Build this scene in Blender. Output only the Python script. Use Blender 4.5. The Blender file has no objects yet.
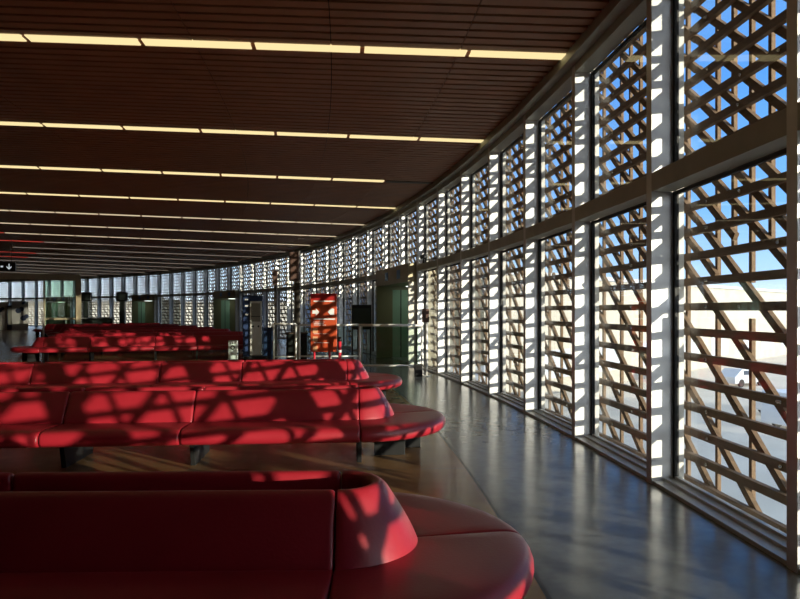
import bpy, bmesh, math, random
from mathutils import Vector, Matrix
random.seed(7)
PI = math.pi
SC = bpy.context.scene
COL = SC.collection

# ------------------------------------------------------------------ layout of the hall
# the hall is a ring sector: the glazed facade is an arc of radius RF about CX, CY
RF = 70.30
PH0 = 0.033
CX = 2.259 - RF * math.cos(PH0)
CY = 3.821 - RF * math.sin(PH0)
STEP = 1.972
DPH = STEP / RF
CEIL = 4.44
def phk(k): return PH0 + k * DPH
def P(r, ph, z=0.0): return Vector((CX + r * math.cos(ph), CY + r * math.sin(ph), z))
def ROW(i): return math.radians(1.39 + 3.214 * (i - 1))

ONES = ['', 'first', 'second', 'third', 'fourth', 'fifth', 'sixth', 'seventh', 'eighth', 'ninth', 'tenth',
        'eleventh', 'twelfth', 'thirteenth', 'fourteenth', 'fifteenth', 'sixteenth', 'seventeenth', 'eighteenth', 'nineteenth']
def nth(n):
    if n < 20: return ONES[n]
    t = {2: 'twent', 3: 'thirt', 4: 'fort'}[n // 10]
    return t + 'ieth' if n % 10 == 0 else t + 'y-' + ONES[n % 10]

# ------------------------------------------------------------------ materials
def mat(name, base, rough=0.5, metal=0.0, spec=0.5, coat=0.0):
    m = bpy.data.materials.new(name); m.use_nodes = True
    b = m.node_tree.nodes['Principled BSDF']
    b.inputs['Base Color'].default_value = (*base, 1)
    b.inputs['Roughness'].default_value = rough
    b.inputs['Metallic'].default_value = metal
    b.inputs['Specular IOR Level'].default_value = spec
    b.inputs['Coat Weight'].default_value = coat; b.inputs['Coat Roughness'].default_value = .32
    return m
def noisy(m, c1, c2, scale, rough=None, bump=0.0, bscale=None, detail=4, stretch=(1, 1, 1)):
    nt = m.node_tree; b = nt.nodes['Principled BSDF']
    tc = nt.nodes.new('ShaderNodeTexCoord'); mp = nt.nodes.new('ShaderNodeMapping')
    mp.inputs['Scale'].default_value = stretch
    nt.links.new(tc.outputs['Object'], mp.inputs['Vector'])
    n = nt.nodes.new('ShaderNodeTexNoise'); n.inputs['Scale'].default_value = scale; n.inputs['Detail'].default_value = detail
    nt.links.new(mp.outputs[0], n.inputs['Vector'])
    r = nt.nodes.new('ShaderNodeValToRGB')
    r.color_ramp.elements[0].color = (*c1, 1); r.color_ramp.elements[1].color = (*c2, 1)
    r.color_ramp.elements[0].position = .3; r.color_ramp.elements[1].position = .7
    nt.links.new(n.outputs['Fac'], r.inputs[0]); nt.links.new(r.outputs[0], b.inputs['Base Color'])
    if rough:
        mr = nt.nodes.new('ShaderNodeMapRange'); mr.inputs['To Min'].default_value = rough[0]; mr.inputs['To Max'].default_value = rough[1]
        nt.links.new(n.outputs['Fac'], mr.inputs['Value']); nt.links.new(mr.outputs[0], b.inputs['Roughness'])
    if bump:
        n2 = nt.nodes.new('ShaderNodeTexNoise'); n2.inputs['Scale'].default_value = bscale or scale * 3; n2.inputs['Detail'].default_value = 3
        nt.links.new(tc.outputs['Object'], n2.inputs['Vector'])
        bp = nt.nodes.new('ShaderNodeBump'); bp.inputs['Strength'].default_value = bump; bp.inputs['Distance'].default_value = .01
        nt.links.new(n2.outputs['Fac'], bp.inputs['Height']); nt.links.new(bp.outputs[0], b.inputs['Normal'])
    return m
def emit(name, col, s):
    m = bpy.data.materials.new(name); m.use_nodes = True; nt = m.node_tree; nt.nodes.clear()
    e = nt.nodes.new('ShaderNodeEmission'); e.inputs[0].default_value = (*col, 1); e.inputs[1].default_value = s
    o = nt.nodes.new('ShaderNodeOutputMaterial'); nt.links.new(e.outputs[0], o.inputs[0]); return m
def glass(name, tint, rough=0.02, refl=1.0):
    m = bpy.data.materials.new(name); m.use_nodes = True; nt = m.node_tree; nt.nodes.clear()
    t = nt.nodes.new('ShaderNodeBsdfTransparent'); t.inputs[0].default_value = (*tint, 1)
    g = nt.nodes.new('ShaderNodeBsdfGlossy'); g.inputs['Roughness'].default_value = rough
    g.inputs['Color'].default_value = (refl, refl, refl, 1)
    lw = nt.nodes.new('ShaderNodeLayerWeight'); lw.inputs['Blend'].default_value = .5
    pw = nt.nodes.new('ShaderNodeMath'); pw.operation = 'POWER'; pw.inputs[1].default_value = 5
    f = nt.nodes.new('ShaderNodeMath'); f.operation = 'MULTIPLY_ADD'; f.inputs[1].default_value = .9; f.inputs[2].default_value = .03
    nt.links.new(lw.outputs['Facing'], pw.inputs[0]); nt.links.new(pw.outputs[0], f.inputs[0])
    x = nt.nodes.new('ShaderNodeMixShader'); o = nt.nodes.new('ShaderNodeOutputMaterial')
    nt.links.new(f.outputs[0], x.inputs[0]); nt.links.new(t.outputs[0], x.inputs[1]); nt.links.new(g.outputs[0], x.inputs[2])
    nt.links.new(x.outputs[0], o.inputs[0]); return m

M = {}
M['leather'] = noisy(mat('red_leather', (.42, .016, .028), .4, 0, .6, .22), (.32, .011, .022), (.38, .015, .028), 3.0, (.36, .46), .10, 60)
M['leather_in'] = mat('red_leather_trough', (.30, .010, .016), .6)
M['bench_leg'] = mat('bench_leg_steel', (.014, .014, .014), .5, .0, .3)
M['slat'] = noisy(mat('lattice_timber', (.3, .2, .12), .75), (.14, .085, .045), (.23, .145, .075), 6, None, .2, 40, 4, (6, 1, 6))
M['bolt'] = mat('bolt_steel', (.85, .8, .7), .15, 1)
M['steel'] = noisy(mat('galvanised_steel', (.66, .66, .64), .42, .7), (.66, .66, .65), (.80, .80, .79), 4, (.36, .5), 0)
M['beam'] = noisy(mat('painted_beam', (.2, .19, .17), .5, .2), (.40, .42, .37), (.50, .52, .46), 3, None, 0)
M['gasket'] = mat('gasket_black', (.02, .02, .02), .6)
M['outer'] = mat('outer_mullion', (.75, .74, .70), .5)
M['sill'] = mat('sill_aluminium', (.58, .60, .60), .38, .25)
M['glass'] = glass('window_glass', (.93, .96, .97))
M['glass_rail'] = glass('rail_glass', (.80, .88, .84), .03)
M['glass_green'] = glass('partition_glass', (.80, .93, .80), .03)
M['ceil'] = noisy(mat('ceiling_slat_wood', (.10, .05, .03), .5), (.35, .135, .058), (.45, .18, .08), 2.0, (.4, .55), 0, None, 4, (1, 1, 1))
M['ceil_back'] = mat('ceiling_void', (.01, .008, .006), .9)
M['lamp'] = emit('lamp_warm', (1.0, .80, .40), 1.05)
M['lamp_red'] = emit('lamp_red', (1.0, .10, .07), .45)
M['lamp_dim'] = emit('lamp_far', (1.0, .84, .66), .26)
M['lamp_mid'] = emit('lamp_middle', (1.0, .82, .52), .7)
M['lamp_end'] = mat('lamp_socket', (.10, .06, .03), .5)
M['housing'] = mat('lamp_housing', (.25, .22, .16), .5)
M['walk'] = noisy(mat('walkway_terrazzo', (.1, .11, .125), .15), (.15, .162, .16), (.20, .215, .21), 9, (.15, .26), .02, 5)
M['brown'] = noisy(mat('seating_floor_brown', (.17, .10, .05), .25), (.33, .185, .078), (.41, .24, .105), 4, (.16, .30), .05, 5)
M['strip'] = mat('floor_strip', (.05, .05, .05), .3, .8)
M['joint'] = mat('floor_joint', (.05, .045, .04), .5)
M['wall'] = noisy(mat('plain_wall', (.1, .09, .08), .7), (.09, .08, .07), (.12, .11, .10), 1.5)
M['portal'] = noisy(mat('portal_bronze', (.10, .085, .055), .45, .3), (.36, .31, .20), (.44, .38, .245), 2)
M['portal_in'] = mat('portal_lining', (.30, .26, .155), .4)
M['cream'] = mat('portal_side_cream', (.72, .68, .6), .55)
M['blue_sq'] = mat('sign_blue', (.12, .28, .62), .4)
M['white'] = mat('white_paint', (.8, .8, .78), .45)
M['offwhite'] = mat('offwhite_panel', (.62, .62, .58), .5)
M['black'] = mat('black_plastic', (.015, .015, .016), .4)
M['navy'] = mat('navy_panel', (.025, .045, .11), .35)
M['screen'] = mat('screen_glass', (.30, .30, .26), .12, 0, .6)
M['orange'] = noisy(mat('orange_sign', (.72, .10, .03), .45), (.48, .060, .020), (.54, .085, .026), 2)
M['redband'] = mat('red_sign_band', (.42, .02, .02), .45)
M['redpost'] = mat('red_post', (.62, .03, .05), .45)
M['chrome'] = mat('brushed_rail', (.88, .86, .82), .35, .3)
M['darksteel'] = mat('dark_steel_column', (.10, .09, .075), .4, .5)
M['khaki'] = mat('khaki_frame', (.70, .58, .34), .5)
M['brownbox'] = mat('brown_box', (.12, .07, .055), .5)
M['darkgreen'] = mat('dark_green_board', (.045, .06, .05), .3)
M['doorglass'] = mat('pale_green_glass', (.42, .60, .46), .2)
M['portal_fill'] = emit('portal_fill', (.85, 1.0, .85), 3.5)
M['sign_white'] = emit('sign_lit_white', (.85, .95, 1.0), .55)
M['apron'] = noisy(mat('apron_concrete', (.3, .3, .3), .9), (.66, .60, .50), (.80, .73, .62), .25)
M['terminal'] = noisy(mat('pale_cladding', (.8, .77, .70), .7), (.40, .37, .31), (.48, .45, .38), .4)
M['roofgrey'] = mat('roof_grey', (.45, .48, .52), .6)
M['bridge'] = noisy(mat('bridge_blue', (.20, .33, .52), .55), (.09, .22, .50), (.13, .28, .58), .6)
M['car_paint'] = mat('car_silver', (.62, .66, .72), .25, .3)
M['car_white'] = mat('van_white', (.8, .8, .8), .3)
M['car_glass'] = mat('car_window', (.05, .07, .10), .1)
M['tyre'] = mat('tyre', (.02, .02, .02), .8)

# ------------------------------------------------------------------ mesh helpers
def link(o, parent=None):
    COL.objects.link(o)
    if parent is not None: o.parent = parent
    return o
def box(bm, x0, x1, y0, y1, z0, z1, mi=0):
    v = [bm.verts.new(p) for p in ((x0, y0, z0), (x1, y0, z0), (x1, y1, z0), (x0, y1, z0), (x0, y0, z1), (x1, y0, z1), (x1, y1, z1), (x0, y1, z1))]
    for f in ((3, 2, 1, 0), (4, 5, 6, 7), (0, 1, 5, 4), (1, 2, 6, 5), (2, 3, 7, 6), (3, 0, 4, 7)):
        bm.faces.new([v[i] for i in f]).material_index = mi
    return v
def bar(bm, a, b, w, d, xd=Vector((1, 0, 0)), mi=0):
    """rectangular bar from a to b, thickness d along xd, width w across"""
    a = Vector(a); b = Vector(b); t = (b - a).normalized(); s = t.cross(xd).normalized()
    v = []
    for p in (a, b):
        for i, j in ((-1, -1), (1, -1), (1, 1), (-1, 1)):
            v.append(bm.verts.new(p + s * (w / 2 * i) + xd * (d / 2 * j)))
    for f in ((0, 1, 2, 3), (7, 6, 5, 4), (0, 4, 5, 1), (1, 5, 6, 2), (2, 6, 7, 3), (3, 7, 4, 0)):
        bm.faces.new([v[i] for i in f]).material_index = mi
def cyl(bm, a, b, r, n=12, r2=None, mi=0):
    a = Vector(a); b = Vector(b); t = (b - a).normalized()
    u = t.orthogonal().normalized(); w = t.cross(u)
    r2 = r if r2 is None else r2
    A = [bm.verts.new(a + (u * math.cos(2 * PI * i / n) + w * math.sin(2 * PI * i / n)) * r) for i in range(n)]
    B = [bm.verts.new(b + (u * math.cos(2 * PI * i / n) + w * math.sin(2 * PI * i / n)) * r2) for i in range(n)]
    for i in range(n):
        f = bm.faces.new((A[i], A[(i + 1) % n], B[(i + 1) % n], B[i])); f.material_index = mi; f.smooth = True
    bm.faces.new(A[::-1]).material_index = mi; bm.faces.new(B).material_index = mi
def obj(name, bm, ms, parent=None, bevel=0.0, smooth=False):
    bmesh.ops.recalc_face_normals(bm, faces=bm.faces[:])
    if bevel:
        bmesh.ops.bevel(bm, geom=bm.edges[:], offset=bevel, segments=2, affect='EDGES', profile=.5)
    me = bpy.data.meshes.new(name); bm.to_mesh(me); bm.free()
    if not isinstance(ms, (list, tuple)): ms = [ms]
    for m in ms: me.materials.append(m)
    if smooth:
        for p in me.polygons: p.use_smooth = True
    return link(bpy.data.objects.new(name, me), parent)
def boxobj(name, dims, m, parent=None, bevel=0.0):
    bm = bmesh.new(); box(bm, *dims); return obj(name, bm, m, parent, bevel)
def tag(o, label=None, cat=None, group=None, kind=None):
    if label: o['label'] = label
    if cat: o['category'] = cat
    if group: o['group'] = group
    if kind: o['kind'] = kind
    return o
def thing(name, loc, rz, label, cat, group=None):
    o = link(bpy.data.objects.new(name, None)); o.empty_display_size = .2
    o.location = loc; o.rotation_euler = (0, 0, rz)
    return tag(o, label, cat, group)
def copy_tree(o, parent=None):
    c = o.copy(); COL.objects.link(c)
    if parent is not None: c.parent = parent
    for ch in [q for q in bpy.data.objects if q.parent == o]: copy_tree(ch, c)
    return c

# ------------------------------------------------------------------ floor, ceiling, plain walls
PHA, PHB = -0.36, 1.36
def ring(bm, r0, r1, p0, p1, z, n, mi=0, flip=False):
    vs = []
    for i in range(n + 1):
        p = p0 + (p1 - p0) * i / n
        vs.append((bm.verts.new(P(r0, p, z)), bm.verts.new(P(r1, p, z))))
    for i in range(n):
        q = (vs[i][0], vs[i][1], vs[i + 1][1], vs[i + 1][0])
        f = bm.faces.new(q[::-1] if flip else q); f.material_index = mi
def arcbox(bm, r0, r1, p0, p1, z0, z1, n, mi=0):
    vs = []
    for i in range(n + 1):
        p = p0 + (p1 - p0) * i / n
        vs.append([bm.verts.new(P(r, p, z)) for r, z in ((r0, z0), (r1, z0), (r1, z1), (r0, z1))])
    for i in range(n):
        for j in range(4):
            bm.faces.new((vs[i][j], vs[i][(j + 1) % 4], vs[i + 1][(j + 1) % 4], vs[i + 1][j])).material_index = mi
    bm.faces.new(vs[0]); bm.faces.new(vs[-1][::-1])

RS = 68.81      # metal strip between the brown seating floor and the grey walkway
RI = 59.2       # inner edge of the seating floor
bm = bmesh.new()
arcbox(bm, 46, RI, PHA, PHB, -.25, 0, 90, 0)
arcbox(bm, RI, RS - .014, PHA, PHB, -.25, 0, 90, 1)
arcbox(bm, RS - .014, RS + .014, PHA, PHB, -.25, .0005, 90, 2)
arcbox(bm, RS + .014, RF + .24, PHA, PHB, -.25, 0, 90, 0)
for i in range(-6, 46):                                    # fine joints across the floor, on every second bay
    ph = phk(i + .35)
    for r0, r1 in ((RI, RS - .02), (RS + .02, RF - .02)):
        a = P(r0, ph, .0004); b = P(r1, ph, .0004)
        n = Vector((-math.sin(ph), math.cos(ph), 0)) * .004
        f = bm.faces.new([bm.verts.new(q) for q in (a - n, b - n, b + n, a + n)]); f.material_index = 3
tag(obj('floor', bm, [M['walk'], M['brown'], M['strip'], M['joint']]), kind='structure')

bm = bmesh.new()
arcbox(bm, 46, RF + .24, PHA, PHB, CEIL + .03, CEIL + .25, 90, 1)
pitch = .185 / 68.0
nsl = int((PHB - PHA) / pitch)
cuts = [48.0, 52.0, 56.0, 60.0, 63.0, 66.0, 67.5, 68.95, RF - .12]
for i in range(nsl):
    ph = PHA + (i + .5) * pitch
    for a, b in zip(cuts[:-1], cuts[1:]):
        w0 = pitch * a * .36; w1 = pitch * b * .36
        pa = P(a + .005, ph, 0); pb = P(b - .005, ph, 0); n = Vector((-math.sin(ph), math.cos(ph), 0))
        v = []
        for p, w in ((pa, w0), (pb, w1)):
            for s, z in ((-1, CEIL), (1, CEIL), (1, CEIL + .035), (-1, CEIL + .035)):
                v.append(bm.verts.new(p + n * (w * s) + Vector((0, 0, z))))
        for f in ((0, 1, 2, 3), (7, 6, 5, 4), (0, 4, 5, 1), (1, 5, 6, 2), (2, 6, 7, 3), (3, 7, 4, 0)):
            bm.faces.new([v[q] for q in f])
tag(obj('ceiling', bm, [M['ceil'], M['ceil_back']]), kind='structure')

bm = bmesh.new(); arcbox(bm, 45.7, 46, PHA, PHB, -.25, CEIL + .25, 90); tag(obj('wall_left', bm, M['wall']), kind='structure')
PHW = phk(-2)      # the glazing starts here, solid wall behind the viewer's right shoulder
bm = bmesh.new(); arcbox(bm, RF, RF + .30, PHA, PHW, -.25, CEIL + .25, 20); tag(obj('wall_right', bm, M['wall']), kind='structure')
bm = bmesh.new(); arcbox(bm, RF - .34, RF - .03, PHA, -.0085, 0, CEIL - .002, 20); tag(obj('wall_right_sun_block', bm, M['wall']), kind='structure')  # unseen extra layer, added to keep the sun off the nearest bench
for nm, ph in (('wall_back', PHA), ('wall_front', PHB)):
    bm = bmesh.new(); d = .004
    arcbox(bm, 45.7, RF + .3, ph - d, ph + d, -.25, CEIL + .25, 1); tag(obj(nm, bm, M['wall']), kind='structure')

# ------------------------------------------------------------------ facade bays: window_n (structure) + timber lattice screens
NB0, NB1 = -2, 47
ZT0, ZT1 = 2.52, 2.68
W = STEP
def part_mesh(fn, ms, name, bevel=0):
    bm = bmesh.new(); fn(bm); bmesh.ops.recalc_face_normals(bm, faces=bm.faces[:])
    me = bpy.data.meshes.new(name); bm.to_mesh(me); bm.free()
    for m in (ms if isinstance(ms, list) else [ms]): me.materials.append(m)
    return me
def child(name, me, parent):
    return link(bpy.data.objects.new(name, me), parent)
def win_meshes(zlow):
    """zlow = 0: full height bay, otherwise the bay only above a boarding portal"""
    d = {}
    d['mullion'] = part_mesh(lambda b: box(b, 0, .19, 0, .10, zlow, CEIL + .03), M['steel'], 'mullion')
    d['gasket'] = part_mesh(lambda b: box(b, .19, .225, .008, .092, zlow, CEIL + .03), M['gasket'], 'gasket')
    d['outer_mullion'] = part_mesh(lambda b: box(b, .225, .29, 0, .10, zlow - (.25 if zlow == 0 else 0), CEIL + .25), M['outer'], 'outer_mullion')
    d['transom'] = part_mesh(lambda b: box(b, 0, .185, .10, W, ZT0 if zlow == 0 else zlow, ZT1), M['beam'], 'transom')
    d['head_beam'] = part_mesh(lambda b: (box(b, 0, .185, .10, W, 4.24, CEIL + .03), box(b, -.12, .0, 0, W, 4.33, CEIL + .03)), M['beam'], 'head_beam')
    def fr(b):
        for z0, z1 in (((.052, ZT0), (ZT1, 4.24)) if zlow == 0 else ((ZT1, 4.24),)):
            box(b, .19, .225, .10, .135, z0, z1); box(b, .19, .225, W - .035, W, z0, z1)
            box(b, .19, .225, .135, W - .035, z1 - .03, z1); box(b, .19, .225, .135, W - .035, z0, z0 + .022, 1)
    d['window_frame'] = part_mesh(fr, [M['gasket'], M['sill']], 'window_frame')
    if zlow == 0:
        d['sill'] = part_mesh(lambda b: (box(b, .012, .19, .10, W, .0, .030), box(b, .11, .225, .10, W, .030, .052)), M['sill'], 'sill')
        d['lower_pane'] = part_mesh(lambda b: box(b, .203, .213, .135, W - .035, .074, ZT0 - .03), M['glass'], 'lower_pane')
    d['upper_pane'] = part_mesh(lambda b: box(b, .203, .213, .135, W - .035, ZT1 + .03, 4.21), M['glass'], 'upper_pane')
    return d
WM = {0: win_meshes(0), 1: win_meshes(2.60)}

def lattice_mesh(seed, zlow, zhigh=4.75):
    rnd = random.Random(seed)
    H = bmesh.new(); D = bmesh.new(); V = bmesh.new()
    hx, dx, vx = .368, .4085, .442
    xd = Vector((1, 0, 0))
    zs = []
    z = .0 if zlow <= 0 else zlow + .1
    z = .012
    while z < zhigh:
        if z > zlow - .05: zs.append(z)
        z += .2165
    for z in zs:
        bar(H, (hx, 0, z), (hx, W, z), .064, .044, xd)
        for q in range(2):
            y = rnd.choice((.22, .71, 1.20, 1.69)) + rnd.uniform(-.02, .02)
            cyl(H, (hx - .022, y, z), (hx - .040, y, z), .017, 8, .010, 1)
    # diagonals: falling towards small y; sparse low down, twice as dense above
    sl = 1.56 / W
    n = -8
    while True:
        zi = .2 + .26 * n                       # height at y = W
        n += 1
        if zi > zhigh + 1.7: break
        dense = (n % 2 == 0)
        lo = zlow if not dense else max(zlow, rnd.uniform(1.72, 2.12))
        # z(y) = zi - sl*(W-y)
        y0, y1 = 0.0, W
        if zi - sl * W < lo: y0 = W - (zi - lo) / sl
        if zi > zhigh: y1 = W - (zi - zhigh) / sl
        if y1 - y0 > .06:
            bar(D, (dx, y0, zi - sl * (W - y0)), (dx, y1, zi - sl * (W - y1)), .062, .036, xd)
    for i in range(8):
        y = .22 + .2465 * i
        if y > W - .03: continue
        if i % 2 == 0: segs = [(zlow, zhigh)]
        else:
            a = rnd.uniform(1.75, 2.0); segs = [(max(zlow, a), zhigh)]
        if rnd.random() < .35 and zlow < 1:
            c = rnd.uniform(1.3, 1.75); segs = [s for s0 in segs for s in (((s0[0], c), (c + rnd.uniform(.2, .4), s0[1])) if s0[0] < 1 else (s0,))]
        for a, b in segs: bar(V, (vx, y, a), (vx, y, b), .040, .030, xd)
    out = {}
    for nm, b, ms in (('horizontal_slats', H, [M['slat'], M['bolt']]), ('diagonal_slats', D, [M['slat']]), ('vertical_slats', V, [M['slat']])):
        bmesh.ops.recalc_face_normals(b, faces=b.faces[:])
        me = bpy.data.meshes.new(nm); b.to_mesh(me); b.free()
        for m in ms: me.materials.append(m)
        out[nm] = me
    return out
LM = {0: [lattice_mesh(s, -.5) for s in (3, 11, 23)], 1: [lattice_mesh(s, 2.75) for s in (5,)]}
PORTALS = [7, 20, 27, 34]          # a boarding portal fills two bays from these mullions on
pbays = {k + j for k in PORTALS for j in (0, 1)}
for k in range(NB0, NB1):
    ph = phk(k)
    v = 1 if k in pbays else 0
    # a mullion that stands at the near side of the first portal bay stays full height
    t = link(bpy.data.objects.new('window_%d' % (k - NB0 + 1), None))
    t.location = P(RF, ph); t.rotation_euler = (0, 0, ph + DPH / 2); t['kind'] = 'structure'
    for nm, me in WM[v].items():
        if v == 1 and k in PORTALS and nm in ('mullion', 'gasket', 'outer_mullion'): me = WM[0][nm]
        child(nm, me, t)
    s = thing('lattice_screen', P(RF, ph), ph + DPH / 2,
              ('timber lattice screen outside the %s window bay from the right edge' % nth(k + 1)) if k >= 0 else 'timber lattice screen %s beyond the right edge of the photo' % ('just' if k == -1 else 'second'),
              'lattice screen', 'timber lattice screens of the curved facade')
    for nm, me in LM[v][k % len(LM[v])].items(): child(nm, me, s)

# ------------------------------------------------------------------ ceiling light strips
tube_n = {}
def tube_mesh(m):
    bm = bmesh.new()
    box(bm, 0.025, 1.185, -.085, .085, CEIL - .012, CEIL + .02)
    me = bpy.data.meshes.new('lamp_tube'); bmesh.ops.recalc_face_normals(bm, faces=bm.faces[:]); bm.to_mesh(me); bm.free()
    me.materials.append(m); return me
TM = {m: tube_mesh(M[m]) for m in ('lamp', 'lamp_mid', 'lamp_red', 'lamp_dim', 'lamp_end')}
for j in range(0, 19):
    k = 2 * j
    ph = phk(k) + .0006
    n = 20 if j < 6 else 16
    if j == 6: n = 12
    rr = RF - .03
    root = thing('ceiling_light_strip', P(0, 0, 0) * 0 + Vector((CX, CY, 0)), ph,
                 'straight row of warm lamp tubes across the slatted ceiling, %s nearest' % nth(j + 1), 'ceiling light', 'light strips of the slatted ceiling')
    bm = bmesh.new(); box(bm, rr - n * 1.21, rr, -.11, .11, CEIL + .012, CEIL + .028)
    obj('housing', bm, M['housing'], root)
    for i in range(n):
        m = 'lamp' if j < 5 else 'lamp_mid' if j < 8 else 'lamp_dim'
        if j == 3 and i == 0: m = 'lamp_end'
        if j in (7, 8, 10, 11) and i >= 9 + (j == 7): m = 'lamp_red'
        if j == 9 and i >= 10: continue
        q = child('lamp_tube', TM[m], root); q.location = (rr - (i + 1) * 1.21, 0, 0)

# ------------------------------------------------------------------ island benches
def stadium(rho, L, s):
    """point and outward normal on the outline of radius rho round the segment x in [0, L]; s in metres of the axis outline:
       0..L front side going right, then the right end (s in [L, L+PI]) , back side, left end"""
    if s <= L: return Vector((s, -rho, 0)), Vector((0, -1, 0))
    s -= L
    if s <= PI:
        a = -PI / 2 + s; n = Vector((math.cos(a), math.sin(a), 0)); return Vector((L, 0, 0)) + n * rho, n
    s -= PI
    if s <= L: return Vector((L - s, rho, 0)), Vector((0, 1, 0))
    s -= L
    a = PI / 2 + s; n = Vector((math.cos(a), math.sin(a), 0)); return n * rho, n
def cushion(name, prof, L, s0, s1, m, parent, closed=True, gap=.004, mats=None):
    """loft the closed (rho, z) profile between two seams, its ends pinched in like upholstery"""
    c = (sum(p[0] for p in prof) / len(prof), sum(p[1] for p in prof) / len(prof))
    dq = [0, .004, .012, .026]; sk = [.022, .010, .003, 0]
    st = [(s0 + gap + d, k) for d, k in zip(dq, sk)]
    n = max(2, int((s1 - s0) / .11)) if not (s0 >= 0 and (s1 <= L or (s0 >= L + PI and s1 <= 2 * L + PI))) else 3
    a, b = s0 + gap + .026, s1 - gap - .026
    st += [(a + (b - a) * i / n, 0) for i in range(1, n)]
    st += [(s1 - gap - d, k) for d, k in list(zip(dq, sk))[::-1]]
    bm = bmesh.new(); rows = []
    for s, k in st:
        row = []
        for r, z in prof:
            dr, dz = c[0] - r, c[1] - z; l = max(1e-6, math.hypot(dr, dz))
            p, _ = stadium(r + dr / l * min(k, l * .5), L, s)
            row.append(bm.verts.new((p.x, p.y, z + dz / l * min(k, l * .5))))
        rows.append(row)
    np_ = len(prof)
    for i in range(len(rows) - 1):
        for j in range(np_):
            f = bm.faces.new((rows[i][j], rows[i][(j + 1) % np_], rows[i + 1][(j + 1) % np_], rows[i + 1][j])); f.smooth = True
    bm.faces.new(rows[0][::-1]); bm.faces.new(rows[-1])
    return obj(name, bm, m, parent)
def smooth_prof(pts, it=1):
    for _ in range(it):
        out = []
        for i in range(len(pts)):
            a, b = pts[i], pts[(i + 1) % len(pts)]
            out += [(a[0] * .75 + b[0] * .25, a[1] * .75 + b[1] * .25), (a[0] * .25 + b[0] * .75, a[1] * .25 + b[1] * .75)]
        pts = out
    return pts
SEAT = smooth_prof([(.30, .425), (.45, .428), (.62, .436), (.80, .440), (.868, .425), (.897, .375), (.885, .315), (.83, .288), (.60, .290), (.30, .290)], 2)
BACK = smooth_prof([(.372, .405), (.362, .44), (.318, .53), (.240, .655), (.212, .692), (.182, .710), (.150, .700), (.142, .66), (.150, .55), (.160, .42), (.18, .405), (.30, .405)], 2)
def make_bench(total, seams):
    L = total - 2 * .885
    root = thing('island_bench', (0, 0, 0), 0, 'x', 'bench', 'red island benches')
    seams = [s for s in seams if s < L - .3] + [L]
    fr = [L - s for s in seams][::-1]              # measured from the right end
    cutsF = fr if fr[0] < 1e-6 else [0.0] + fr
    cutsF = sorted(set([0.0] + [round(q, 4) for q in fr] + [L]))
    segs = [(a, b) for a, b in zip(cutsF[:-1], cutsF[1:])]
    E0 = L; E1 = L + PI
    for a, b in segs: cushion('seat_cushion', SEAT, L, a, b, M['leather'], root)
    cushion('seat_cushion', SEAT, L, E0, E0 + PI / 2 + .10, M['leather'], root); cushion('seat_cushion', SEAT, L, E0 + PI / 2 + .10, E1, M['leather'], root)
    for a, b in segs: cushion('seat_cushion', SEAT, L, 2 * L + PI - b, 2 * L + PI - a, M['leather'], root)
    cushion('seat_cushion', SEAT, L, 2 * L + PI, 2 * L + PI * 1.5, M['leather'], root); cushion('seat_cushion', SEAT, L, 2 * L + PI * 1.5, 2 * L + 2 * PI, M['leather'], root)
    for a, b in segs: cushion('backrest_cushion', BACK, L, a, b, M['leather'], root)
    cushion('backrest_cushion', BACK, L, E0, E1, M['leather'], root)
    for a, b in segs: cushion('backrest_cushion', BACK, L, 2 * L + PI - b, 2 * L + PI - a, M['leather'], root)
    cushion('backrest_cushion', BACK, L, 2 * L + PI, 2 * L + 2 * PI, M['leather'], root)
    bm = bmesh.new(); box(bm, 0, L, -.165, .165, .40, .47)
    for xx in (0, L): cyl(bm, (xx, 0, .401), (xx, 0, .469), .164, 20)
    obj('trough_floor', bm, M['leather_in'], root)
    bm = bmesh.new(); box(bm, -.1, L + .1, -.30, .30, .27, .30); obj('under_frame', bm, M['bench_leg'], root)
    for x in cutsF:
        bm = bmesh.new()
        vs = box(bm, x - .022, x + .022, -.42, .42, 0, .295)
        for v in vs:
            if v.co.z < .1: v.co.y *= .80
        obj('leg', bm, M['bench_leg'], root, .004)
    for x0, x1, y in ((L + .16, L + .48, .0), (L + .50, L + .68, .36)):
        bm = bmesh.new(); box(bm, x0, x1, y - .02, y + .02, 0, .295); obj('leg', bm, M['bench_leg'], root, .004)
    for x0, x1, y in ((-.48, -.16, .0), (-.68, -.50, .36)):
        bm = bmesh.new(); box(bm, x0, x1, y - .02, y + .02, 0, .295); obj('leg', bm, M['bench_leg'], root, .004)
    root['L'] = L
    return root
SEAMS = [0, 1.6, 2.8, 4.6, 5.7]
longb = make_bench(8.95, SEAMS)
shortb = make_bench(7.6, SEAMS)
LABELS = {1: 'large red leather island bench in the foreground, its end cut by the bottom edge',
          2: 'red island bench second nearest, large sunlit back with lattice shadows',
          3: 'red island bench third nearest, in front of the railing and orange sign',
          6: 'dark red island bench beyond the open floor, rounded left end in sunlight',
          7: 'first shaded red bench directly behind the one with the sunlit left end',
          8: 'second shaded red bench behind the one with the sunlit left end',
          9: 'third shaded red bench behind the one with the sunlit left end',
          10: 'fourth shaded red bench behind the one with the sunlit left end',
          11: 'fifth shaded red bench behind the one with the sunlit left end',
          12: 'farthest shaded red bench before the distant facade'}
first = {0: True, 1: True}
for i in (1, 2, 3, 6, 7, 8, 9, 10, 11, 12):
    far = i > 3
    proto = shortb if far else longb
    key = int(far)
    b = proto if first[key] else copy_tree(proto)
    first[key] = False
    b.location = P((59.55 if far else 68.66 + (-.035, .02, .0)[i - 1] - 8.95) + .885, ROW(i)); b.rotation_euler = (0, 0, ROW(i))
    b['label'] = LABELS[i]
for b in bpy.data.objects:
    if 'L' in b.keys(): del b['L']

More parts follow.
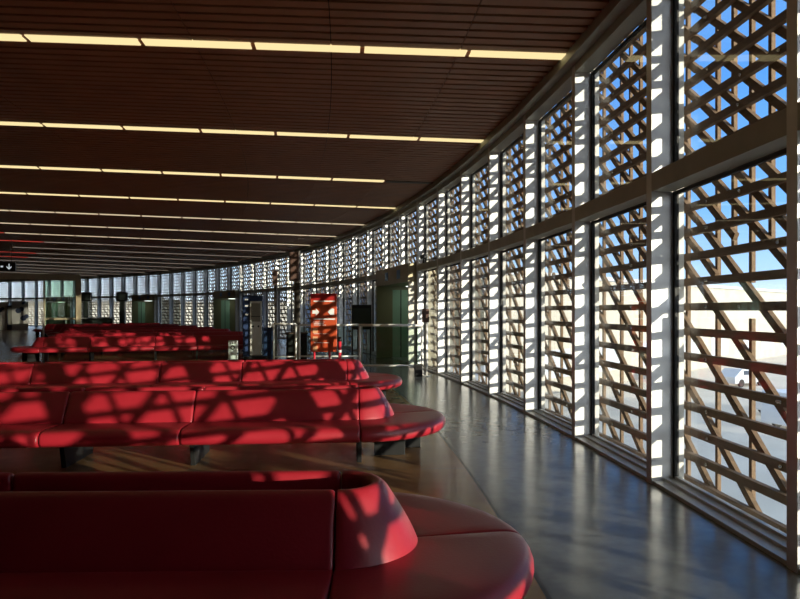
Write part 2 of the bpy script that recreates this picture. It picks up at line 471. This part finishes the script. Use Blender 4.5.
# ------------------------------------------------------------------ boarding portals
def make_portal():
    w = 2 * STEP - .03
    r = thing('boarding_portal', (0, 0, 0), 0, 'x', 'portal', 'boarding portals in the facade')
    # local x outward (0 = inner face of the mullions), y along the wall, z up
    y0, y1 = .115, w
    x0, x1 = -.22, 1.9
    bm = bmesh.new(); box(bm, x0, .55, y0, y1, 2.24, 2.595); box(bm, x0, -.01, y0 - .02, y1, 2.595, 2.72); obj('fascia', bm, M['portal'], r)
    boxobj('near_jamb', (x0, -.012, y0 - .02, y0 + .04, 0, 2.24), M['cream'], r)
    boxobj('side_wall', (.0, x1, y0, y0 + .06, 0, 2.24), M['portal_in'], r)
    f = bmesh.new(); box(f, x0, .30, y1 - .06, y1, 0, 2.24); box(f, .90, x1, y1 - .06, y1, 0, 2.24); box(f, .30, .90, y1 - .06, y1, 2.14, 2.24); obj('side_wall', f, M['portal_in'], r)
    boxobj('glass_door', (.30, .90, y1 - .04, y1 - .02, 0, 2.14), M['doorglass'], r)
    boxobj('door_stile', (.56, .59, y1 - .055, y1 - .015, 0, 2.14), M['darksteel'], r)
    boxobj('fill_panel', (.62, 1.0, y1 - 1.0, y1 - .5, 2.222, 2.238), M['portal_fill'], r)  # glowing panel added to brighten the green glass door
    boxobj('lining_roof', (.55, x1, y0, y1, 2.24, 2.32), M['portal_in'], r)
    boxobj('threshold', (.25, x1, y0, y1, -.2, .0), M['sill'], r)
    boxobj('back_panel', (x1 - .06, x1, 1.75, y1 - .06, 0, 2.24), M['portal'], r)
    f = bmesh.new()
    for a, b in ((y0 + .06, y0 + .11), (.98, 1.03), (1.70, 1.75)): box(f, x1 - .06, x1, a, b, 0, 2.24)
    box(f, x1 - .06, x1, y0 + .11, 1.70, 2.18, 2.24); obj('door_frame', f, M['darksteel'], r)
    for a, b in ((y0 + .11, .98), (1.03, 1.70)): boxobj('door_leaf', (x1 - .04, x1 - .02, a, b, 0.02, 2.18), M['frost'], r)
    for yy in (.95, 2.35):
        boxobj('pictogram_plate', (x0 - .012, x0, yy, yy + .34, 2.36, 2.60), M['blue_sq'], r)
    return r
m = bpy.data.materials.new('frosted_green_glass'); m.use_nodes = True; nt = m.node_tree; nt.nodes.clear()
a_ = nt.nodes.new('ShaderNodeBsdfTranslucent'); a_.inputs[0].default_value = (.42, .62, .48, 1)
g_ = nt.nodes.new('ShaderNodeBsdfGlossy'); g_.inputs['Roughness'].default_value = .1
x_ = nt.nodes.new('ShaderNodeMixShader'); x_.inputs[0].default_value = .12; o_ = nt.nodes.new('ShaderNodeOutputMaterial')
nt.links.new(a_.outputs[0], x_.inputs[1]); nt.links.new(g_.outputs[0], x_.inputs[2]); nt.links.new(x_.outputs[0], o_.inputs[0])
M['frost'] = m
pr = make_portal()
PL = ['bronze boarding portal with two blue plates and green glass doors, nearest of the portals',
      'boarding portal just left of the blue information totem, seen far away',
      'distant dark boarding portal at the middle of the far facade',
      'farthest boarding portal, behind the pale framed glass partition']
for i, k in enumerate(PORTALS):
    q = pr if i == 0 else copy_tree(pr)
    q.location = P(RF, phk(k)); q.rotation_euler = (0, 0, phk(k) + DPH); q['label'] = PL[i]

# ------------------------------------------------------------------ helpers to stand things at x, y
def railing(a, b, posts, label, ztop=1.12, zbot=.22):
    a = Vector(a); b = Vector(b); d = b - a; L = d.length; ang = math.atan2(d.y, d.x)
    r = thing('glass_railing', (a.x, a.y, 0), ang, label, 'railing', 'steel and glass railings by the nearest portal')
    bm = bmesh.new(); cyl(bm, (0, 0, ztop), (L, 0, ztop), .03, 12); obj('handrail', bm, M['chrome'], r)
    bm = bmesh.new(); cyl(bm, (0, 0, zbot), (L, 0, zbot), .022, 10); obj('bottom_rail', bm, M['chrome'], r)
    xs = [0] + [L * p for p in posts] + [L]
    for x in xs:
        bm = bmesh.new(); cyl(bm, (x, 0, 0), (x, 0, ztop - .01), .024, 10); cyl(bm, (x, 0, 0), (x, 0, .012), .06, 12); obj('post', bm, M['chrome'], r)
    for p, q in zip(xs[:-1], xs[1:]):
        boxobj('glass_panel', (p + .04, q - .04, -.006, .006, zbot + .03, ztop - .05), M['glass_rail'], r)
    return r
railing((-.93, 15.5, 0), (.50, 15.5, 0), [], 'steel and glass railing between the portal and the third bench', 1.15, .22)
railing((-2.78, 18.6, 0), (-1.06, 18.6, 0), [.5], 'steel and glass railing running behind the orange sign', 1.085, .22)

# railing with gate, left of the mast
r = thing('steel_gate_frame', (-3.45, 18.4, 0), 0, 'bright steel gate frame with bars left of the tall mast', 'gate')
for x in (0, .60):
    bm = bmesh.new(); cyl(bm, (x, 0, 0), (x, 0, 1.12), .028, 12); obj('post', bm, M['chrome'], r)
bm = bmesh.new(); cyl(bm, (0, 0, 1.12), (.60, 0, 1.12), .026, 12); obj('top_rail', bm, M['chrome'], r)
bm = bmesh.new(); cyl(bm, (0.02, 0, .22), (.58, 0, .22), .018, 10); obj('bottom_rail', bm, M['chrome'], r)

# dark desk with things on it, seen through the gate
r = thing('boarding_desk', (-3.42, 20.2, 0), .1, 'dark boarding desk behind the steel gate frame', 'desk')
boxobj('body', (0, .62, 0, .5, 0, .78), M['black'], r, .01)
boxobj('desk_top', (-.03, .65, -.03, .53, .78, .82), M['brownbox'], r, .005)
r = thing('card_reader', (-3.20, 20.45, .82), .1, 'pale card reader standing on the dark boarding desk', 'card reader')
boxobj('body', (-.08, .08, -.06, .06, 0, .10), M['offwhite'], r, .01); boxobj('slot', (-.06, .06, -.064, -.06, .05, .065), M['black'], r)
boxobj('screen_panel', (-.07, .07, -.02, .02, .10, .22), M['screen'], r, .004)

# loud speaker masts
def mast(x, y, ztop, pw, hx0, hx1, hz0, hz1, label):
    r = thing('speaker_mast', (x, y, 0), 0, label, 'mast', 'speaker masts by the portal')
    boxobj('base_plate', (-.14, .14, -.14, .14, 0, .02), M['darksteel'], r)
    boxobj('pole', (-pw / 2, pw / 2, -pw / 2, pw / 2, .02, ztop), M['darksteel'], r, .006)
    boxobj('speaker_box', (hx0, hx1, -.13, -pw / 2, hz0, hz1), M['brownbox'], r, .012)
    return r
mast(-3.02, 19.8, 3.25, .16, -.22, .06, 2.35, 3.2, 'thick dark mast with a long speaker box, left of the orange sign')
mast(-3.66, 19.8, 2.66, .07, -.06, .07, 2.25, 2.66, 'slim pole with a small brown box on top, right of the totem')

# orange sign
r = thing('orange_sign', (-1.53, 13.5, 0), -.05, 'upright orange information sign with white arrows, on two legs', 'sign')
w2 = .262
boxobj('panel', (-w2, w2, -.03, .03, .66, 1.83), M['orange'], r, .006)
boxobj('top_band', (-w2, w2, -.034, -.030, 1.70, 1.83), M['redband'], r)
def quad(bm, pts, y):
    front = [bm.verts.new((x, y, z)) for x, z in pts]; back = [bm.verts.new((x, y + .004, z)) for x, z in pts]
    n = len(pts); bm.faces.new(front); bm.faces.new(back[::-1])
    for i in range(n): bm.faces.new((front[i], back[i], back[(i + 1) % n], front[(i + 1) % n]))
bm = bmesh.new()
for z, x0, x1, h in ((1.665, -.20, .23, .022), (1.305, -.20, .235, .026)):
    quad(bm, [(x0, z), (x1, z), (x1, z + h), (x0, z + h)], -.038)
for z, x1 in ((1.255, .02), (1.225, .0), (1.195, .05), (1.02, .1), (.84, .12)): quad(bm, [(-.20, z), (x1, z), (x1, z + .009), (-.20, z + .009)], -.038)
obj('white_lines', bm, M['white'], r)
bm = bmesh.new()
cxx, cz = -.155, 1.46
quad(bm, [(cxx - .07, cz - .035), (cxx, cz - .035), (cxx, cz - .075), (cxx + .075, cz), (cxx, cz + .075), (cxx, cz + .035), (cxx - .07, cz + .035)], -.038)
obj('white_arrow', bm, M['white'], r)
bm = bmesh.new(); cxx = .16
quad(bm, [(cxx + .055, cz - .06), (cxx - .02, cz - .06), (cxx - .075, cz), (cxx - .02, cz + .06), (cxx + .02, cz + .075), (cxx + .055, cz + .06)], -.038)
obj('white_arrow', bm, M['white'], r)
for z in (1.10, .93, .74):
    boxobj('pictogram', (-.215, -.12, -.036, -.030, z - .06, z + .04), M['pict'] if 'pict' in M else M.setdefault('pict', mat('pictogram_peach', (.82, .42, .22), .5)), r)
for x in (-.19, .12):
    bm = bmesh.new(); cyl(bm, (x, 0, 0), (x, 0, .66), .02, 10); cyl(bm, (x, 0, 0), (x, 0, .015), .09, 16); obj('leg', bm, M['redpost'], r)

# red barrier post
r = thing('barrier_post', (-1.19, 13.3, 0), 0, 'slim red and white barrier post with black cap beside the orange sign', 'barrier post')
bm = bmesh.new(); cyl(bm, (0, 0, .0), (0, 0, .03), .15, 20, .13); obj('base', bm, M['black'], r)
bm = bmesh.new(); cyl(bm, (0, 0, .03), (0, 0, .88), .032, 14); obj('tube', bm, M['redpost'], r)
for z in (.30, .48, .66):
    bm = bmesh.new(); cyl(bm, (0, 0, z), (0, 0, z + .05), .0335, 14); obj('white_ring', bm, M['white'], r)
bm = bmesh.new(); cyl(bm, (0, 0, .88), (0, 0, .97), .042, 14, .036); obj('cap', bm, M['black'], r)

# information totem
r = thing('information_totem', (-4.34, 19.95, 0), .10, 'tall navy and white information totem with a rounded screen', 'totem')
boxobj('plinth', (-.30, .42, -.20, .22, 0, .14), M['black'], r, .01)
boxobj('navy_column', (-.30, .28, -.12, .20, .14, 1.93), M['navy'], r, .012)
boxobj('navy_cabinet', (.29, .60, -.02, .22, .02, .98), M['navy'], r, .01)
bm = bmesh.new(); box(bm, -.09, .25, -.19, -.121, .16, 1.76); obj('white_front', bm, M['offwhite'], r, .02)
bm = bmesh.new(); box(bm, -.055, .215, -.20, -.191, 1.16, 1.70); obj('screen', bm, M['screen'], r, .004)
boxobj('screen_bar', (-.055, .215, -.206, -.200, 1.30, 1.32), M['gasket'], r)
for x in (-.02, .14):
    bm = bmesh.new(); cyl(bm, (x + .02, -.197, 1.02), (x + .02, -.189, 1.02), .03, 12); obj('button', bm, M['black'], r)
for z in (1.78, 1.60, 1.34): boxobj('pale_mark', (-.24, -.15, -.124, -.120, z, z + .045), M['offwhite'], r)

# white waste bin
r = thing('waste_bin', (-4.92, 19.85, 0), .1, 'small white waste bin with black symbols left of the totem', 'bin')
boxobj('body', (-.13, .13, -.13, .13, 0, .60), M['white'], r, .012)
bm = bmesh.new()
for x in (-.07, 0, .07): cyl(bm, (x, -.131, .53), (x, -.136, .53), .025, 10)
obj('opening', bm, M['black'], r)
bm = bmesh.new(); cyl(bm, (0, -.131, .40), (0, -.136, .40), .065, 18); obj('emblem', bm, M['black'], r)
bm = bmesh.new(); cyl(bm, (0, -.136, .40), (0, -.139, .40), .038, 14); obj('emblem', bm, M['white'], r)

# dark notice board behind the railing
r = thing('notice_board', (-1.18, 20.6, 0), .2, 'dark framed notice board behind the railing right of the orange sign', 'notice board')
boxobj('board', (-.26, .26, -.015, .015, .95, 1.55), M['darkgreen'], r)
bm = bmesh.new(); box(bm, -.30, .30, -.03, .03, 1.55, 1.66); box(bm, -.30, -.26, -.03, .03, .90, 1.55); box(bm, .26, .30, -.03, .03, .90, 1.55); box(bm, -.26, .26, -.03, .03, .90, .95)
obj('frame', bm, M['black'], r)
for x in (-.28, .28): boxobj('leg', (x - .02, x + .02, -.02, .02, 0, .90), M['black'], r); boxobj('foot', (x - .03, x + .03, -.2, .2, 0, .02), M['black'], r)

# card stand pole at the wall
r = thing('card_reader_stand', (.60, 15.25, 0), 0, 'slim pole with a dark box at its head, at the end of the railing', 'stand')
bm = bmesh.new(); cyl(bm, (0, 0, 0), (0, 0, 1.26), .024, 12); obj('pole', bm, M['chrome'], r)
bm = bmesh.new(); cyl(bm, (0, 0, 0), (0, 0, .015), .11, 20); obj('base_plate', bm, M['chrome'], r)
boxobj('reader_box', (-.10, .06, -.05, .05, 1.22, 1.53), M['brownbox'], r, .01)
r = thing('floor_box', (.42, 15.25, 0), 0, 'low black box on the floor beside the slim pole', 'box')
boxobj('body', (-.09, .09, -.1, .1, 0, .24), M['black'], r, .01); boxobj('lid', (-.095, .095, -.105, .105, .24, .27), M['gasket'], r, .004)
# security camera on the transom
r = thing('security_camera', P(RF - .02, phk(6.75), ZT1), phk(6.75) + PI * .5, 'small dark security camera on the transom above the portal edge', 'camera')
bm = bmesh.new(); cyl(bm, (0, -.05, 0), (0, -.05, .12), .02, 8); obj('bracket', bm, M['black'], r)
bm = bmesh.new(); box(bm, -.16, .16, -.11, .01, .12, .22); obj('housing', bm, M['black'], r, .01)

# overhead direction sign, cut by the left edge
D = 30.0
def at(px, d, z=0): return Vector(((px - 400) / 672.35 * d, d, z))
p = at(4, D)
r = thing('direction_sign', (p.x, p.y, 0), math.radians(14), 'black hanging direction sign with a white down arrow at the left edge', 'sign')
boxobj('board', (-.95, .47, -.06, .06, 3.24, 3.64), M['black'], r, .006)
for x in (-.75, .30):
    bm = bmesh.new(); cyl(bm, (x, 0, 3.64), (x, 0, CEIL), .012, 8); obj('hanger', bm, M['darksteel'], r)
bm = bmesh.new()
ax, az = .22, 3.43
quad(bm, [(ax - .02, az + .13), (ax - .02, az - .04), (ax - .10, az + .03), (ax - .10, az - .03), (ax, az - .13), (ax + .10, az - .03), (ax + .10, az + .03), (ax + .02, az - .04), (ax + .02, az + .13)], -.066)
obj('white_arrow', bm, M['sign_white'], r)
bm = bmesh.new()
for x0, x1, z0, z1 in ((-.24, -.16, 3.40, 3.48), (-.12, -.02, 3.40, 3.47), (-.34, -.31, 3.39, 3.49), (-.50, -.40, 3.40, 3.48), (-.70, -.60, 3.40, 3.48)):
    quad(bm, [(x0, z0), (x1, z0), (x1, z1), (x0, z1)], -.066)
obj('pictogram', bm, M['sign_white'], r)

# glazed partition with khaki frame at the left
a = at(-12, 39.0); b = at(78.5, 41.5)
d = b - a; L = d.length
r = thing('glass_partition', (a.x, a.y, 0), math.atan2(d.y, d.x), 'tall khaki framed glass partition standing across the left walkway', 'partition')
boxobj('head_beam', (-.1, L + .1, -.15, .15, 3.30, 3.68), M['khaki'], r, .01)
boxobj('end_post', (L - .16, L + .14, -.15, .15, 0, 3.30), M['khaki'], r, .01)
boxobj('end_post', (-.1, .12, -.15, .15, 0, 3.30), M['khaki'], r, .01)
xm = L * (43 + 12) / 90.5
boxobj('inner_post', (xm - .05, xm + .05, -.08, .08, 0, 3.30), M['khaki'], r)
boxobj('glass_panel', (xm + .05, L - .16, -.008, .008, .06, 3.30), M['glass_green'], r)
boxobj('mid_rail', (xm + .05, L - .16, -.05, .05, .90, 1.02), M['khaki'], r)
# slim cream pole in front
p = at(43.3, 29.0)
r = thing('cream_pole', (p.x, p.y, 0), 0, 'slim cream pole standing by the left ends of the far benches', 'pole')
bm = bmesh.new(); cyl(bm, (0, 0, 0), (0, 0, 1.42), .045, 12); obj('shaft', bm, M['cream'], r)
bm = bmesh.new(); cyl(bm, (0, 0, 0), (0, 0, .03), .16, 16); obj('base', bm, M['cream'], r)
bm = bmesh.new(); cyl(bm, (0, 0, 1.42), (0, 0, 1.46), .06, 12); obj('cap', bm, M['cream'], r)

# display totems with round-cornered monitors, far left
def display(px, d, label):
    p = at(px, d); r = thing('display_totem', (p.x, p.y, 0), .25, label, 'display', 'display totems in front of the far facade')
    boxobj('foot', (-.3, .3, -.25, .25, 0, .05), M['black'], r)
    boxobj('column', (-.17, .17, -.1, .1, .05, 2.12), M['darkgreen'], r, .02)
    bm = bmesh.new(); box(bm, -.40, .40, -.15, .15, 2.12, 2.78); obj('monitor', bm, M['black'], r, .10)
    boxobj('screen', (-.30, .30, -.158, -.150, 2.22, 2.68), M['darkgreen'], r)
display(86, 48, 'dark monitor on a column right of the khaki framed partition')
display(122, 48, 'dark monitor on a column left of the distant middle portal')
def counter(px, d, w, label):
    p = at(px, d); r = thing('service_counter', (p.x, p.y, 0), .3, label, 'counter', 'service counters in front of the far facade')
    boxobj('body', (-w / 2, w / 2, -.35, .35, 0, .92), M['darkgreen'], r, .01)
    boxobj('worktop', (-w / 2 - .05, w / 2 + .05, -.42, .42, .92, .97), M['offwhite'], r)
counter(98, 46, 1.9, 'long dark counter between the two dark monitors')
counter(57, 46, 1.1, 'dark counter seen through the khaki framed partition')
# grey panels at the far left
def panel(px, d, w, z, blobs, label):
    p = at(px, d); r = thing('poster_stand', (p.x, p.y, 0), .5, label, 'panel', 'pale display panels at the far left')
    boxobj('panel', (-w / 2, w / 2, -.05, .05, .0, z), M['offwhite'], r, .01)
    for x, zz, q in blobs:
        bm = bmesh.new(); cyl(bm, (x, -.052, zz), (x, -.062, zz), q, 14); cyl(bm, (x + q, -.052, zz + q * .6), (x + q, -.062, zz + q * .6), q * .8, 14)
        obj('dark_motif', bm, M['navy'], r)
panel(20, 50, 1.05, 2.15, [(-.1, 1.45, .20), (.2, 2.0, .1), (.22, .9, .2)], 'pale grey panel with dark blue heart-like motifs, far left')
panel(1.5, 50, .9, 2.1, [(-.1, 1.5, .16)], 'pale panel cut by the left edge of the photo')
p = at(10.5, 50); r = thing('display_cabinet', (p.x, p.y, 0), .5, 'dark upright cabinet between the two pale panels at far left', 'cabinet')
boxobj('body', (-.22, .22, -.2, .2, 0, 1.85), M['navy'], r, .01); boxobj('front_glass', (-.17, .17, -.21, -.2, .4, 1.7), M['screen'], r)

# ------------------------------------------------------------------ outside: apron, pale terminal wing, link bridge, vehicles
GZ = -5.0
bm = bmesh.new()
v = [bm.verts.new(q) for q in ((-400, -400, GZ), (600, -400, GZ), (600, 900, GZ), (-400, 900, GZ))]
bm.faces.new(v); tag(obj('ground', bm, M['apron']), kind='structure')
def building(name, a, b, depth, z1, m, label, winrows=True):
    a = Vector((*a, 0)); b = Vector((*b, 0)); d = b - a; L = d.length
    r = thing(name, (a.x, a.y, GZ), math.atan2(d.y, d.x), label, 'building')
    boxobj('walls', (0, L, 0, depth, 0, z1 - GZ), m, r)
    boxobj('roof', (-.4, L + .4, -.4, depth + .4, z1 - GZ, z1 - GZ + .35), M['roofgrey'], r)
    return r, L
r, L = building('terminal_wing', (2, 42), (62, 104), 6, 4.0, M['terminal'], 'long pale sunlit building outside behind the lattice, beyond the apron')
for i in range(9):
    boxobj('window', (2 + i * 9.2, 7.5 + i * 9.2, -.05, .0, 1.2, 3.4), M['roofgrey'], r)
building('tall_shade_block', (32, 7.9), (32, 18), -8, 13.0, M['terminal'], 'tall added shade block outside to the right, beyond the frame')  # unseen building, added to cast shade on the far facade
building('low_shade_block', (32, -7.2), (32, 6.9), -8, 5.5, M['terminal'], 'lower added shade block before the tall one outside, beyond the frame')  # unseen building, added to shade the far benches and lower facade
building('far_block', (-70, 120), (20, 150), 20, 3.0, M['terminal'], 'distant pale block beyond the far facade')
# link bridge outside, its side in shade
a = Vector((-.7, 30.5, 0)); b = Vector((-6.6, 46.0, 0)); d = b - a; L = d.length
r = thing('link_bridge', (a.x, a.y, 0), math.atan2(d.y, d.x), 'blue walled link bridge outside behind the lower lattice panels', 'bridge')
boxobj('walls', (0, L, -1.8, 0, -.3, 3.1), M['bridge'], r)
boxobj('roof', (-.1, L + .1, -1.95, .15, 3.1, 3.25), M['roofgrey'], r)
for i in range(4):
    x = 1 + i * (L - 2) / 3; boxobj('pier', (x - .3, x + .3, -1.4, -.8, GZ, -.3), M['roofgrey'], r)
# vehicles on the apron
def car(x, y, rz, m, label, van=False):
    r = thing('parked_van' if van else 'parked_car', (x, y, GZ), rz, label, 'vehicle', 'vehicles on the apron')
    h = 1.0 if van else .75
    prof = [(-2.1, .3), (2.1, .3), (2.15, .7), (1.3, .95), (.8, 1.45), (-1.2, 1.5), (-1.9, 1.0), (-2.15, .85)]
    if van: prof = [(-2.4, .35), (2.4, .35), (2.45, 1.0), (1.9, 1.25), (1.3, 2.05), (-2.35, 2.1), (-2.45, 1.0)]
    bm = bmesh.new()
    A = [bm.verts.new((px_, -.85, pz)) for px_, pz in prof]; B = [bm.verts.new((px_, .85, pz)) for px_, pz in prof]
    n = len(prof); bm.faces.new(A); bm.faces.new(B[::-1])
    for i in range(n): bm.faces.new((A[i], A[(i + 1) % n], B[(i + 1) % n], B[i]))
    obj('body', bm, m, r, .06)
    for s in (-1, 1):
        boxobj('side_window', (-1.0, .7, s * .86 - .01, s * .86 + .01, 1.0 if not van else 1.3, 1.36 if not van else 1.85), M['car_glass'], r)
        for wx in (-1.3, 1.3):
            bm = bmesh.new(); cyl(bm, (wx, s * .70, .33), (wx, s * .90, .33), .33, 18); obj('wheel', bm, M['tyre'], r)
p = at(790, 42); car(p.x, p.y, .3, M['car_white'], 'white car on the apron seen through the rightmost lattice bay')
p = at(808, 37); car(p.x, p.y, .3, M['car_white'], 'white van on the apron at the right edge', True)
p = at(742, 58); car(p.x, p.y, .5, M['car_paint'], 'grey car farther off on the apron, below the pale building')

# ------------------------------------------------------------------ light
EL = math.radians(4.8)
t = .80
sv = Vector((1, -t, 0)).normalized() * math.cos(EL) + Vector((0, 0, math.sin(EL)))
sun = bpy.data.lights.new('sun', 'SUN'); sun.energy = 7.6; sun.angle = math.radians(.55); sun.color = (1.0, .88, .68)
so = link(bpy.data.objects.new('sun', sun)); so.location = (40, -30, 30)
so.rotation_euler = (-sv).to_track_quat('-Z', 'Y').to_euler()

w = bpy.data.worlds.new('sky'); SC.world = w; w.use_nodes = True; nt = w.node_tree
bg = nt.nodes['Background']
tc = nt.nodes.new('ShaderNodeTexCoord'); sx = nt.nodes.new('ShaderNodeSeparateXYZ'); cr = nt.nodes.new('ShaderNodeValToRGB')
nt.links.new(tc.outputs['Generated'], sx.inputs[0]); nt.links.new(sx.outputs['Z'], cr.inputs[0]); nt.links.new(cr.outputs[0], bg.inputs[0])
e = cr.color_ramp.elements
e[0].position = 0.0; e[0].color = (.80, .86, .92, 1)
e[1].position = 1.0; e[1].color = (.40, .48, .60, 1)
for pos, c in ((.05, (.46, .68, .95)), (.14, (.20, .47, .92)), (.30, (.10, .33, .82)), (.46, (.16, .36, .74)), (.62, (.42, .52, .66))):
    q = e.new(pos); q.color = (*c, 1)
bg.inputs[1].default_value = 1.5
dt = nt.nodes.new('ShaderNodeVectorMath'); dt.operation = 'DOT_PRODUCT'; dt.inputs[1].default_value = sv
nt.links.new(tc.outputs['Generated'], dt.inputs[0])
mx = nt.nodes.new('ShaderNodeMath'); mx.operation = 'MAXIMUM'; mx.inputs[1].default_value = 0; nt.links.new(dt.outputs['Value'], mx.inputs[0])
pw = nt.nodes.new('ShaderNodeMath'); pw.operation = 'POWER'; pw.inputs[1].default_value = 6; nt.links.new(mx.outputs[0], pw.inputs[0])
ml = nt.nodes.new('ShaderNodeMath'); ml.operation = 'MULTIPLY'; ml.inputs[1].default_value = 4.2; nt.links.new(pw.outputs[0], ml.inputs[0])
b2 = nt.nodes.new('ShaderNodeBackground'); b2.inputs[0].default_value = (1.0, .95, .86, 1); nt.links.new(ml.outputs[0], b2.inputs[1])
ad = nt.nodes.new('ShaderNodeAddShader'); nt.links.new(bg.outputs[0], ad.inputs[0]); nt.links.new(b2.outputs[0], ad.inputs[1])
# white glow added to the low far sky to brighten the lattice gaps
dt2 = nt.nodes.new('ShaderNodeVectorMath'); dt2.operation = 'DOT_PRODUCT'; dt2.inputs[1].default_value = Vector((-.50, .86, .08)).normalized()
nt.links.new(tc.outputs['Generated'], dt2.inputs[0])
m2 = nt.nodes.new('ShaderNodeMath'); m2.operation = 'MAXIMUM'; m2.inputs[1].default_value = 0; nt.links.new(dt2.outputs['Value'], m2.inputs[0])
p2 = nt.nodes.new('ShaderNodeMath'); p2.operation = 'POWER'; p2.inputs[1].default_value = 8; nt.links.new(m2.outputs[0], p2.inputs[0])
l2 = nt.nodes.new('ShaderNodeMath'); l2.operation = 'MULTIPLY'; l2.inputs[1].default_value = 1.5; nt.links.new(p2.outputs[0], l2.inputs[0])
b3 = nt.nodes.new('ShaderNodeBackground'); b3.inputs[0].default_value = (.92, .97, 1.0, 1); nt.links.new(l2.outputs[0], b3.inputs[1])
ad2 = nt.nodes.new('ShaderNodeAddShader'); nt.links.new(ad.outputs[0], ad2.inputs[0]); nt.links.new(b3.outputs[0], ad2.inputs[1])
nt.links.new(ad2.outputs[0], nt.nodes['World Output'].inputs[0])

# ------------------------------------------------------------------ camera
cam = bpy.data.cameras.new('camera'); co = link(bpy.data.objects.new('camera', cam))
cam.sensor_width = 36; cam.sensor_fit = 'HORIZONTAL'; cam.lens = 672.35 / 800 * 36
cam.shift_y = (310 - 299.5) / 800
co.location = (0, 0, 1.5); co.rotation_euler = (PI / 2, 0, 0)
cam.clip_end = 2000; cam.clip_start = .05
SC.camera = co
vs = SC.view_settings
vs.view_transform = 'Standard'; vs.look = 'None'; vs.gamma = 1; vs.use_curve_mapping = False; vs.exposure = 0
